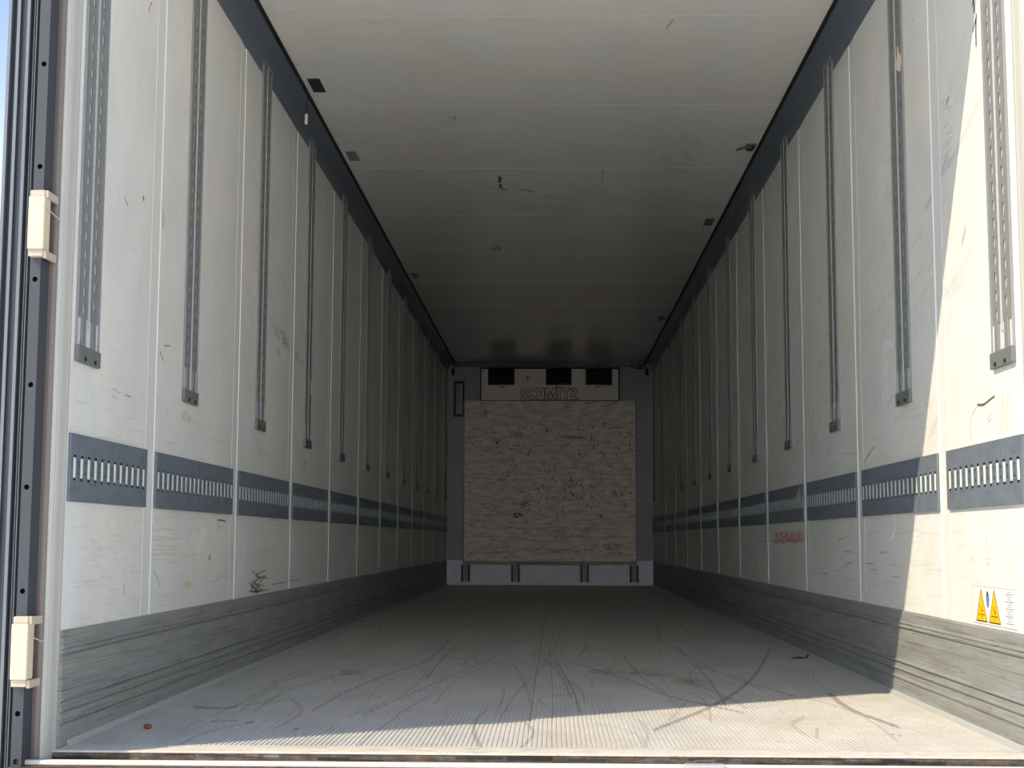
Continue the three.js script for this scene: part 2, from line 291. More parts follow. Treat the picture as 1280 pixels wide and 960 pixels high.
// ------------------------------------------------------------------ ceiling: panels and joints
{
  const c = struct('ceiling');
  mesh('roof_core', box(-W - 0.075, W + 0.075, H + 0.012, H + 0.12, -3.64, -ZB - 0.1), M.roof, c);
  const RGB = [241, 239, 229];
  const tex = (z0, z1, w, h, marks) => canvasTexture(w, h, (x) => {
    grain(x, w, h, RGB, { fine: 2, blotch: 6, fx: 5, fy: 2, tint: 3 });
    scuffs(x, w, h, 70, { lo: 0.02, hi: 0.07, thick: 5, tilt: 0.3, len: 0.2 });
    scuffs(x, w, h, 30, { tone: '238,238,230', lo: 0.05, hi: 0.14, thick: 7, tilt: 2, len: 0.05 });
    for (let i = 0; i < 9; i++) { const a = rr(0, w), b = rr(0, h); stroke(x, [[a, b], [a + rr(2, 22), b + rr(-4, 4)]], rr(1, 3), 'rgba(70,68,60,.35)'); }
    const P = ([X, d]) => [(X / 2.46 + 0.5) * w, (1 - (d - z0) / (z1 - z0)) * h], sc = w / 2.46;
    marks?.((pts, m, col) => stroke(x, pts.map(P), Math.max(1, m * sc), col), (X, d, rx, rz, col, n) => { const q = P([X, d]); stain(x, q[0], q[1], rx * sc, rz * h / (z1 - z0), col, n); });
  });
  const marks = (s, st) => {
    s([[-0.282, 8.27], [-0.278, 8.32], [-0.29, 8.40]], 0.018, 'rgba(38,36,32,.8)'); s([[-0.285, 8.45], [-0.29, 8.53], [-0.26, 8.58]], 0.016, 'rgba(38,36,32,.8)');
    s([[-0.40, 8.52], [-0.32, 8.53], [-0.238, 8.60]], 0.006, 'rgba(50,48,42,.7)'); s([[-0.175, 8.585], [-0.13, 8.60], [-0.09, 8.64]], 0.014, 'rgba(38,36,32,.75)');
    s([[0.691, 7.43], [0.691, 7.55]], 0.012, 'rgba(235,235,228,.9)'); st(-0.383, 10.35, 0.03, 0.12, 'rgba(60,55,48,.3)', 20);
    st(-0.479, 7.08, 0.03, 0.06, 'rgba(90,90,82,.15)', 16); s([[0.52, 5.72], [0.50, 5.82]], 0.012, 'rgba(90,90,82,.3)');
    s([[-0.55, 7.0], [-0.52, 7.0]], 0.012, 'rgba(120,120,110,.3)'); s([[0.32, 8.1], [0.32, 8.4]], 0.012, 'rgba(100,100,92,.25)');
    st(0.2, 9.0, 0.4, 0.35, 'rgba(110,110,102,.025)', 60); st(0.75, 7.8, 0.10, 0.4, 'rgba(150,145,110,.05)', 40);
    s([[-0.75, 8.1], [-0.6, 8.3], [-0.5, 8.35]], 0.02, 'rgba(232,232,224,.25)');
    st(-0.304, 13.7, 0.10, 0.18, 'rgba(246,246,240,.5)', 20); st(0.026, 13.6, 0.12, 0.12, 'rgba(246,246,240,.35)', 20); st(0.455, 13.2, 0.08, 0.14, 'rgba(246,246,240,.35)', 20);  // three plain whitish patches on one far panel
  };
  const gen = [0, 1].map(() => tex(0, 1.2, 1024, 512, null));
  for (let i = 0; i < edges.length - 1; i++) {
    const a = edges[i] + (i ? 0.008 : -0.05), b = edges[i + 1] - 0.008, own = (i >= 2 && i <= 5) || i === 8;
    const map = own ? tex(a, b, 1024, 768, marks) : gen[i % 2];
    mesh('ceiling_panel', uv(rbox(-W, W, H, H + 0.016, -a, -b, 0.0006), (x) => x / 2.46 + 0.5, (x, y, z) => (-z - a) / (b - a)), new THREE.MeshStandardMaterial({ map, roughness: 0.15 }), c);
    if (i < edges.length - 2) mesh('joint_strip', rbox(-W, W, H - 0.0002, H + 0.012, -edges[i + 1] - 0.0077, -edges[i + 1] + 0.0077, 0.0005), std(0xe9e7db, 0.45), c);
  }
}

// ------------------------------------------------------------------ dark coves between wall and ceiling, with a black gasket
[-1, 1].forEach((s, k) => {
  const g = struct('trim_' + (k + 1)), a = 0.085, b = 0.112, cy = 2.538, pts = [];
  for (let i = 0; i <= 14; i++) { const t = (i / 14) * Math.PI / 2, q = 2 / 2.5; pts.push([s * (W - a + a * Math.cos(t) ** q), cy + b * Math.sin(t) ** q]); }
  pts.push([s * (W + 0.004), H]); pts.push([s * (W + 0.004), cy]);
  mesh('cove', profile(pts, -ZB, -3.70), M.cove, g);
  mesh('gasket', rbox(s * (W - a - 0.012), s * (W - a + 0.004), H - 0.008, H + 0.002, -3.70, -ZB, 0.002), M.gasket, g);
});

// ------------------------------------------------------------------ rear frame: columns, header, sill
[-1, 1].forEach((s, k) => {
  const g = struct('trim_' + (k + 3));
  mesh('reveal', plan([[1.30, -3.705], [W, -3.705], [W + 0.001, -3.69], [W + 0.004, -3.685], [W + 0.001, -3.68], [W + 0.006, -3.655], [W + 0.003, -3.65], [W + 0.009, -3.634], [1.246, -3.628], [1.30, -3.628]].map(([x, z]) => [s * x, z]), -0.02, 2.706), M.offwhite, g);
  mesh('column', rbox(s * 1.246, s * 1.312, -0.14, 2.80, -3.70, -3.620, 0.014), M.steel, g);
});
{
  const g = struct('trim_5');
  mesh('header', rbox(-1.312, 1.312, 2.706, 2.82, -3.72, -3.62, 0.006), M.offwhite, g);
  const s = struct('trim_6');
  const rust = canvasTexture(2048, 128, (x, w, h) => {
    grain(x, w, h, [92, 82, 70], { fine: 16, blotch: 34, fx: 40, fy: 3, tint: 8 });
    scuffs(x, w, h, 160, { tone: '25,24,22', lo: 0.2, hi: 0.7, len: 0.05, thick: 14, tilt: 0.03 });
    scuffs(x, w, h, 70, { tone: '168,104,58', lo: 0.15, hi: 0.5, len: 0.06, thick: 18, tilt: 0.02, y0: 0, y1: 0.5 });
    scuffs(x, w, h, 90, { tone: '178,172,158', lo: 0.15, hi: 0.5, len: 0.02, thick: 8, tilt: 0.05 });
  });
  const worn = canvasTexture(2048, 64, (x, w, h) => {
    grain(x, w, h, [206, 198, 182], { fine: 8, blotch: 16, fx: 30, fy: 2 });
    scuffs(x, w, h, 80, { tone: '110,90,66', lo: 0.1, hi: 0.4, len: 0.03, thick: 6, tilt: 0.05 });
    scuffs(x, w, h, 40, { tone: '40,38,34', lo: 0.1, hi: 0.5, len: 0.012, thick: 4, tilt: 0.2 });
  });
  const fu = (x) => (x + 1.3) / 2.6;
  const rusty = new THREE.MeshStandardMaterial({ map: rust, roughness: 0.85 });
  mesh('threshold', uv(rbox(-1.246, 1.246, -0.0035, 0.002, -3.757, -3.675, 0.0012), fu, (x, y, z) => (z + 3.757) / 0.082), new THREE.MeshStandardMaterial({ map: worn, roughness: 0.55 }), s);
  mesh('gutter', uv(merge([box(-1.246, 1.246, -0.06, -0.0035, -3.75, -3.677), box(-1.246, 1.246, -0.06, -0.022, -3.677, -3.60)]), fu, (x, y, z) => (z + 3.68 - y) / 0.11), rusty, s);
  mesh('sill_edge', rbox(-1.30, 1.30, -0.022, -0.0095, -3.604, -3.583, 0.004), std(0xd9d3c5, 0.5), s);
  mesh('sill_beam', uv(rbox(-1.30, 1.30, -0.26, -0.022, -3.60, -3.50, 0.004), fu, (x, y, z) => (y + z) / 0.12), new THREE.MeshStandardMaterial({ map: rust, color: 0xd8c8bc, roughness: 0.8 }), s);
  mesh('striker_plate', rbox(0.345, 0.445, -0.10, -0.006, -3.596, -3.560, 0.006), M.alu, s);
}

// ------------------------------------------------------------------ opened left door folded against the side, its hinge profile on the column
{
  const d = struct('door_1');
  mesh('door_leaf', rbox(-1.403, -1.332, -0.16, 2.78, -4.9, -3.66, 0.004), M.offwhite, d);
  const edgeAndHighlightFins = [[-1.404, -1.395, 0.030], [-1.383, -1.374, 0.024], [-1.356, -1.347, 0.026], [-1.3385, -1.3365, 0.02], [-1.3325, -1.330, 0.022]];  // outer aluminium edge; the rest are pale strips painting sun highlights on rubber lips
  for (const [a, b, p] of edgeAndHighlightFins) mesh('edge_and_highlight_fin', rbox(a, b, -0.16, 2.78, -3.662, -3.660 + p, 0.0009), M.edgeAndHighlight, d);
  for (const [a, b, p] of [[-1.3945, -1.3835, 0.016], [-1.3735, -1.3565, 0.018], [-1.3465, -1.339, 0.012], [-1.330, -1.3125, 0.010]]) mesh('rubber_seal', rbox(a, b, -0.16, 2.78, -3.664, -3.660 + p, 0.003), a < -1.34 ? M.rubber : M.black, d);
  // the profile: front flange with round holes, side flange
  const a = -1.2935, b = -1.2665, y0 = -0.2, y1 = 2.8, sh = new THREE.Shape([[a, y0], [b, y0], [b, y1], [a, y1]].map((p) => new THREE.Vector2(...p)));
  for (const y of [2.55, 2.28, 2.01, 1.742, 1.473, 1.182, 0.914, 0.658, 0.402, 0.105, -0.01]) { const h = new THREE.Path(); h.absarc(y < 1.3 ? -1.280 : -1.2785, y, 0.0068, 0, Math.PI * 2); sh.holes.push(h); }
  mesh('hinge_profile', merge([new THREE.ExtrudeGeometry(sh, { depth: 0.004, bevelEnabled: false, curveSegments: 8 }).translate(0, 0, -3.562), box(b - 0.004, b, y0, y1, -3.618, -3.562), box(a, a + 0.004, y0, y1, -3.618, -3.562)]), M.slate, d);
  mesh('profile_core', box(a + 0.004, b - 0.004, y0, y1, -3.618, -3.585), M.black, d);
  for (const y of [1.322, 0.256]) {
    const h = new THREE.Group(); h.name = 'hinge'; d.add(h);
    mesh('hinge_block', rbox(-1.294, -1.252, y - 0.068, y + 0.068, -3.575, -3.53, 0.004), M.hinge, h);
    for (const e of [-1, 1]) mesh('bracket', merge([rbox(-1.292, -1.255, y + e * 0.0765 - 0.0085, y + e * 0.0765 + 0.0085, -3.57, -3.537, 0.002), rbox(-1.256, -1.247, y + e * 0.0765 - 0.012, y + e * 0.0765 + 0.008, -3.615, -3.54, 0.002)]), std(0xb0a594, 0.6), h);
    mesh('pin', tube([[-1.253, y + 0.04, -3.54], [-1.243, y + 0.03, -3.56], [-1.232, y + 0.018, -3.60]], 0.0014, 8), M.alu, h);
  }
}

// ------------------------------------------------------------------ vertical slotted load rails
const RH = 1.605, RB = 1.0;                                  // length and height of the foot
const strip = (off) => {
  const s = new THREE.Shape([[-0.031, 0.115], [0.031, 0.115], [0.031, RH - 0.004], [-0.031, RH - 0.004]].map((p) => new THREE.Vector2(...p)));
  for (let y = 0.125 + off; y < RH - 0.05; y += 0.05) s.holes.push(new THREE.Path([[-0.006, y], [0.006, y], [0.009, y + 0.006], [0.009, y + 0.02], [0.004, y + 0.031], [-0.004, y + 0.031], [-0.009, y + 0.02], [-0.009, y + 0.006]].map((p) => new THREE.Vector2(...p))));
  return merge([new THREE.ExtrudeGeometry(s, { depth: 0.0015, bevelEnabled: false }).translate(0, 0, 0.0040), box(-0.031, -0.029, 0.115, RH - 0.004, 0.002, 0.0040), box(0.029, 0.031, 0.115, RH - 0.004, 0.002, 0.0040), box(-0.031, 0.031, 0.115, 0.117, 0.002, 0.0040)]);
};
// local frame: x across the rail, y up, z off the wall
function makeRail() {
  const r = new THREE.Group();
  mesh('back_plate', box(-0.092, 0.092, 0, RH, -0.002, 0.002), M.tray, r);
  const gs = [strip(0), strip(0.024)];
  mesh('slotted_strip', gs[0], M.zinc, r, [-0.043, 0, 0]);
  mesh('slotted_strip', gs[1], M.zinc, r, [0.043, 0, 0]);
  const lip = rbox(-0.0018, 0.0018, 0.0, RH, 0, 0.0065, 0.0006);
  for (const e of [-1, 1]) mesh('edge_lip', lip, M.lip, r, [e * 0.092, 0, 0]);
  for (const e of [-1, 1]) mesh('inner_lip', rbox(-0.002, 0.002, 0.115, RH, 0, 0.0045, 0.001), M.zinc, r, [e * 0.082, 0, 0]);
  mesh('centre_bead', rbox(-0.004, 0.004, 0.09, RH - 0.01, 0, 0.0075, 0.002), M.alu, r);
  const rib = rbox(-0.016, 0.016, 0.035, 0.118, 0, 0.008, 0.002);
  for (const e of [-1, 1]) mesh('rib', rib, M.zinc, r, [e * 0.042, 0, 0]);
  const cap = mesh('end_cap', rbox(-0.094, 0.094, -0.004, 0.040, 0, 0.012, 0.002), M.cap, r);
  for (const e of [-1, 1]) mesh('bolt', new THREE.CylinderGeometry(0.006, 0.006, 0.006, 10).rotateX(Math.PI / 2), M.bolt, cap, [e * 0.042, 0.006, 0.0125]);
  mesh('top_lip', rbox(-0.094, 0.094, RH - 0.006, RH, 0, 0.0095, 0.001), M.alu, r);
  return r;
}
const ORD = ['first', 'second', 'third', 'fourth', 'fifth', 'sixth', 'seventh', 'eighth', 'ninth', 'tenth', 'eleventh', 'twelfth'];
const rail0 = makeRail(), rails = { '-1': [], 1: [] };
for (const s of [-1, 1]) for (let i = 0; i < 12; i++) {
  const z = i ? 4.928 + (i - 1) * SP : (s < 0 ? 3.82 : 3.843), r = i || s > 0 ? rail0.clone() : rail0;
  r.name = numbered('load_rail');
  r.position.set(s * (W - 0.0005), RB, -z); r.rotation.y = -s * Math.PI / 2;
  tag(r, `grey vertical slotted load rail on the ${s < 0 ? 'left' : 'right'} wall, ${ORD[i]} from the open end`, 'rail', 'vertical slotted load rails on the side walls');
  scene.add(r); rails[s].push(r);
}
// torn paper left stuck to two rails
const scrap = (pts) => { const g = new THREE.ExtrudeGeometry(new THREE.Shape(pts.map((p) => new THREE.Vector2(...p))), { depth: 0.0008, bevelEnabled: false }); return g; };
{
  const paper = std(0xdcc9b6, 0.8);
  const p = mesh('paper_scrap', scrap([[0.0, 0], [0.03, -0.008], [0.05, 0.02], [0.042, 0.045], [0.016, 0.062], [0.006, 0.088], [-0.006, 0.088], [-0.006, 0.058], [-0.026, 0.04], [-0.022, 0.014]]), paper, null, [W - 0.0066, 2.15, -4.885]);
  p.rotation.y = -Math.PI / 2; tag(p, 'torn pinkish paper scrap stuck high on the second slotted rail of the right wall', 'paper');
  const q = mesh('paper_scrap', scrap([[0, 0], [0.05, 0.005], [0.06, 0.05], [0.03, 0.09], [0.02, 0.07], [-0.01, 0.06]]), std(0xe2cda8, 0.8), null, [-W + 0.0066, 1.28, -7.40]);
  q.rotation.y = Math.PI / 2; tag(q, 'yellowish paper scrap stuck low on the fourth slotted rail of the left wall', 'paper');
}

// ------------------------------------------------------------------ horizontal ladder-slotted lashing plates, one per wall panel
const BY = 0.716, BH = 0.0885, PITCH = 0.0582, rungGeo = rbox(-0.0102, 0.0102, -0.0265, 0.0265, -0.0042, -0.0010, 0.0012);
function makePlate(w) {
  const p = new THREE.Group(), n = Math.round(w / PITCH), s = new THREE.Shape([[-w / 2, -BH], [w / 2, -BH], [w / 2, BH], [-w / 2, BH]].map((q) => new THREE.Vector2(...q)));
  const hole = (x, y, a, b) => s.holes.push(new THREE.Path([[x - a, y - b], [x + a, y - b], [x + a, y + b], [x - a, y + b]].map((q) => new THREE.Vector2(...q))));
  const xs = [];
  for (let i = 0; i < n; i++) xs.push((i - (n - 1) / 2) * PITCH);
  xs.forEach((x, i) => {
    hole(x, 0, 0.0128, 0.0335);
    if (i < n - 1) hole(x + PITCH / 2, 0.001, 0.0085, 0.018);
    if (i % 2) { hole(x - PITCH / 2 + 0.006, 0.053, 0.0018, 0.008); hole(x - PITCH / 2 + 0.006, -0.051, 0.0018, 0.008); }
  });
  mesh('plate', uv(new THREE.ExtrudeGeometry(s, { depth: 0.0025, bevelEnabled: false }), (x) => x / 1.1, (x, y) => y / 0.18).translate(0, 0, 0.0055), M.plate, p);
  mesh('rim', merge([box(-w / 2, w / 2, -BH, -BH + 0.003, 0, 0.0056), box(-w / 2, w / 2, BH - 0.003, BH, 0, 0.0056), box(-w / 2, -w / 2 + 0.003, -BH, BH, 0, 0.0056), box(w / 2 - 0.003, w / 2, -BH, BH, 0, 0.0056)]), M.band, p);
  mesh('backing', box(-w / 2 + 0.002, w / 2 - 0.002, -BH + 0.002, BH - 0.002, -0.001, 0.0006), M.band, p);
  const lug = new THREE.SphereGeometry(0.011, 8, 6).scale(0.75, 1.5, 0.30);
  xs.forEach((x, i) => { mesh('rung', rungGeo, M.rung, p, [x, 0, 0.0080]); if (i < n - 1) mesh('lug', lug, M.band, p, [x + PITCH / 2, 0.001, 0.0040]); });
  return p;
}
M.plate = new THREE.MeshStandardMaterial({ roughness: 0.5, metalness: 0.15, map: canvasTexture(1024, 192, (x, w, h) => {
  grain(x, w, h, [108, 117, 125], { fine: 4, blotch: 9, fx: 8, fy: 3 });
  scuffs(x, w, h, 120, { tone: '165,172,176', lo: 0.04, hi: 0.18, len: 0.04, thick: 4, tilt: 0.3 }); scuffs(x, w, h, 60, { tone: '30,34,38', lo: 0.05, hi: 0.2, len: 0.05, thick: 3, tilt: 0.1 });
  for (let i = 0; i < 16; i++) stain(x, rr(0, w), rr(0, h * 0.35), rr(8, 26), rr(6, 14), 'rgba(160,168,174,.07)', 16);
}) });
const plates = { first: makePlate(edges[1] - edges[0] - 0.062), mid: makePlate(SP - 0.106), last: makePlate(edges[12] - edges[11] - 0.056) }, used = new Set();
const platesAt = { '-1': [], 1: [] };
for (const s of [-1, 1]) for (let i = 0; i < 12; i++) {
  const k = i === 0 ? 'first' : i === 11 ? 'last' : 'mid', p = used.has(k) ? plates[k].clone() : plates[k];
  used.add(k); p.name = numbered('lashing_plate');
  const a = i ? edges[i] + 0.054 : edges[i] + 0.006, b = i < 11 ? edges[i + 1] - 0.054 : edges[12];
  p.position.set(s * (W - 0.0005), BY, -(a + b) / 2); p.rotation.y = -s * Math.PI / 2;
  tag(p, `dark horizontal lashing plate with pale rungs on the ${s < 0 ? 'left' : 'right'} wall, ${ORD[i]} from the open end`, 'plate', 'ladder-slotted lashing plates along the side walls');
  scene.add(p); platesAt[s].push(p);
}
{
  const q = mesh('paper_scrap', scrap([[-0.06, 0.004], [0.03, 0.0], [0.06, 0.02], [0.055, 0.075], [0.02, 0.082], [0.015, 0.05], [-0.045, 0.055]]), std(0xb5aa96, 0.8), null, [W - 0.0096, 0.712, -7.05]);
  q.rotation.y = -Math.PI / 2; tag(q, 'pale paper scrap stuck across the rungs of a dark plate on the right wall', 'paper');
}

// ------------------------------------------------------------------ end wall and what hangs on it
const ZW = -ZB;
{
  const g = struct('wall_front');
  const map = canvasTexture(512, 512, (x, w, h) => { grain(x, w, h, [158, 163, 166], { fine: 3, blotch: 6 }); scuffs(x, w, h, 80, { hi: 0.1 }); });
  mesh('wall_core', box(-W - 0.07, W + 0.07, -0.14, H + 0.1, ZW - 0.09, ZW - 0.001), M.core, g);
  mesh('wall_panel', uv(rbox(-W, W, 0.0, H, ZW - 0.02, ZW + 0.002, 0.002), (x) => x / 2.46 + 0.5, (x, y) => y / H), new THREE.MeshStandardMaterial({ map, roughness: 0.5 }), g);
  mesh('top_strip', rbox(-W + 0.07, W - 0.07, H - 0.045, H - 0.005, ZW + 0.002, ZW + 0.02, 0.004), M.grey, struct('trim_7'));
}
{
  // pale kick plate with round lower corners and four channel brackets that carry the boards
  const t = thing('kick_plate', 'pale grey kick plate with four dark-edged brackets at the foot of the end wall', 'kick plate', null, [0, 0, ZW + 0.002]);
  const s = new THREE.Shape(); s.moveTo(-1.222, 0.297); s.lineTo(-1.222, 0.045); s.quadraticCurveTo(-1.222, 0.008, -1.18, 0.008); s.lineTo(1.18, 0.008); s.quadraticCurveTo(1.222, 0.008, 1.222, 0.045); s.lineTo(1.222, 0.297); s.closePath();
  const map = canvasTexture(1024, 128, (x, w, h) => { grain(x, w, h, [228, 233, 240], { fine: 3, blotch: 8, fx: 10 }); scuffs(x, w, h, 90, { tone: '60,62,66', lo: 0.05, hi: 0.25, len: 0.04, tilt: 0.3 }); });
  mesh('plate', uv(new THREE.ExtrudeGeometry(s, { depth: 0.012, bevelEnabled: false }), (x) => x / 2.46 + 0.5, (x, y) => y / 0.3), new THREE.MeshStandardMaterial({ map, roughness: 0.45 }), t);
  for (const x of [-0.995, -0.405, 0.412, 0.995]) {
    const b = mesh('bracket', rbox(x - 0.032, x + 0.032, 0.05, 0.246, 0.012, 0.075, 0.003), std(0x8f9290, 0.5, 0.2), t);
    for (const e of [-1, 1]) mesh('bracket_flange', rbox(x + e * 0.040 - 0.009, x + e * 0.040 + 0.009, 0.042, 0.246, 0.012, 0.082, 0.002), M.black, b);
    for (const e of [-1, 1]) for (let k = 0; k < 3; k++) mesh('bolt', new THREE.CylinderGeometry(0.005, 0.005, 0.006, 8).rotateX(Math.PI / 2), M.bolt, b, [x + e * 0.066, 0.08 + k * 0.06, 0.014]);
  }
}
{
  // bulkhead of weathered boards in a thin metal edge
  const t = thing('board_bulkhead', 'large weathered brown bulkhead of horizontal boards on the grey end wall', 'bulkhead', null, [0, 0, ZW]);
  const x0 = -1.012, x1 = 1.016, y0 = 0.288, y1 = 2.19, n = 13, zf = 0.115;
  const map = canvasTexture(1536, 1536, (x, w, h) => {
    grain(x, w, h, [238, 225, 207], { fine: 22, blotch: 34, fx: 9, fy: 26, tint: 2.5 });
    scuffs(x, w, h, 700, { tone: '90,76,64', lo: 0.04, hi: 0.22, len: 0.10, thick: 3, tilt: 0.03 });
    scuffs(x, w, h, 380, { tone: '214,204,188', lo: 0.06, hi: 0.28, len: 0.06, thick: 4, tilt: 0.05 });
    scuffs(x, w, h, 340, { tone: '36,31,28', lo: 0.25, hi: 0.75, len: 0.034, thick: 6, tilt: 0.25 });
    for (let i = 0; i < 230; i++) { const a = w * Math.min(0.97, Math.max(0.03, 0.57 + (rnd() + rnd() + rnd() - 1.5) * 0.42)), b = rr(0.15, 0.72) * h; stroke(x, [[a, b], [a + rr(-6, 6), b + rr(4, 30)]], rr(3, 8), `rgba(28,24,22,${rr(0.4, 0.85).toFixed(2)})`); }
    for (let i = 0; i < 26; i++) stain(x, rr(0.05, 0.95) * w, rr(0.05, 0.95) * h, rr(20, 90), rr(6, 22), 'rgba(50,42,36,.06)', 30);
    const S = (px, py, rx, ry, c, k) => stain(x, (px - 581) / 215 * w, (py - 503) / 200 * h, rx * w / 215, ry * h / 200, c, k);
    S(607, 519, 3, 2, 'rgba(25,22,20,.55)', 12); S(608, 514, 0.8, 4, 'rgba(25,22,20,.6)', 8); S(604, 521, 4, 0.8, 'rgba(25,22,20,.6)', 8);
    S(622, 554, 5, 3, 'rgba(25,22,20,.45)', 18); S(647, 545, 9, 2, 'rgba(40,34,30,.3)', 18); S(717, 549, 17, 1.6, 'rgba(32,28,24,.35)', 26); S(770, 537, 10, 1.2, 'rgba(32,28,24,.35)', 16);
    S(735, 506, 5, 1.5, 'rgba(30,26,22,.5)', 12); S(657, 631, 7, 2.5, 'rgba(28,34,34,.4)', 22); S(648, 646, 7, 3, 'rgba(20,22,24,.6)', 22); S(653, 617, 4, 1.2, 'rgba(25,22,20,.5)', 12);
    S(736, 670, 6, 2, 'rgba(225,215,200,.3)', 18); S(760, 673, 10, 1, 'rgba(60,40,30,.4)', 16); S(766, 684, 12, 4, 'rgba(50,38,34,.2)', 24); S(703, 672, 9, 6, 'rgba(60,66,72,.14)', 30); S(620, 692, 28, 3, 'rgba(70,56,48,.12)', 30); S(700, 690, 40, 3, 'rgba(70,56,48,.1)', 30);
    S(790, 624, 2.5, 2, 'rgba(225,220,205,.5)', 8); S(784, 592, 2, 2, 'rgba(215,208,190,.4)', 8); S(637, 646, 2, 1.5, 'rgba(220,205,185,.4)', 8); S(705, 640, 0.7, 6, 'rgba(25,22,20,.5)', 10); S(741, 623, 3, 3, 'rgba(35,28,26,.3)', 14); S(741, 637, 1, 5, 'rgba(30,26,24,.4)', 10);
    for (let k = 0; k < 6; k++) stroke(x, [[0.3 * w + rr(0, 60), 0.79 * h + k * 5], [0.55 * w, 0.79 * h + k * 5 + rr(-3, 3)], [0.75 * w + rr(0, 200), 0.79 * h + k * 5]], 1.5, 'rgba(60,50,42,.25)');
  });
  const wm = new THREE.MeshStandardMaterial({ map, roughness: 0.75 }), h = (y1 - y0) / n;
  for (let i = 0; i < n; i++) {
    const d = rr(-0.0015, 0.0015);
    mesh('board', uv(rbox(x0, x1, y0 + i * h + 0.0008, y0 + (i + 1) * h - 0.0008, zf - 0.025, zf + d, 0.003), (x) => (x - x0) / (x1 - x0), (x, y) => (y - y0) / (y1 - y0)), wm, t);
  }
  mesh('backing', box(x0, x1, y0, y1, 0.05, zf - 0.024), M.black, t);
  for (const s of [-1, 1]) { const e = s < 0 ? x0 : x1; mesh('edge_channel', rbox(e, e + s * 0.016, y0 - 0.02, y1, 0.03, zf + 0.008, 0.002), std(0x8d8f8a, 0.5, 0.3), t); }
  const foot = mesh('foot_rail', rbox(x0, x1, y0 - 0.038, y0 - 0.004, 0.06, zf + 0.008, 0.006), std(0xa39a8c, 0.6, 0.1), t);
  for (const [a, b, dy] of [[-0.72, -0.40, 0.010], [0.13, 0.34, 0.006], [0.62, 0.75, 0.004], [0.87, 0.97, 0.006]]) mesh('bent_lip', tube([[a, y0 - 0.03, zf + 0.01], [(a + b) / 2, y0 - 0.022 + dy, zf + 0.014], [b, y0 - 0.032, zf + 0.01]], 0.006, 12), std(0xd2cabb, 0.5, 0.1), foot);
  for (const [x, y] of [[-1.018, 2.14], [-1.018, 1.78], [-1.018, 1.38], [-1.018, 0.98], [1.022, 1.66], [1.022, 1.02], [-1.018, 0.33], [1.022, 0.33]]) mesh('screw', new THREE.CylinderGeometry(0.008, 0.008, 0.008, 8).rotateX(Math.PI / 2), std(0xcfcabb, 0.5), t, [x, y, zf + 0.009]);
}
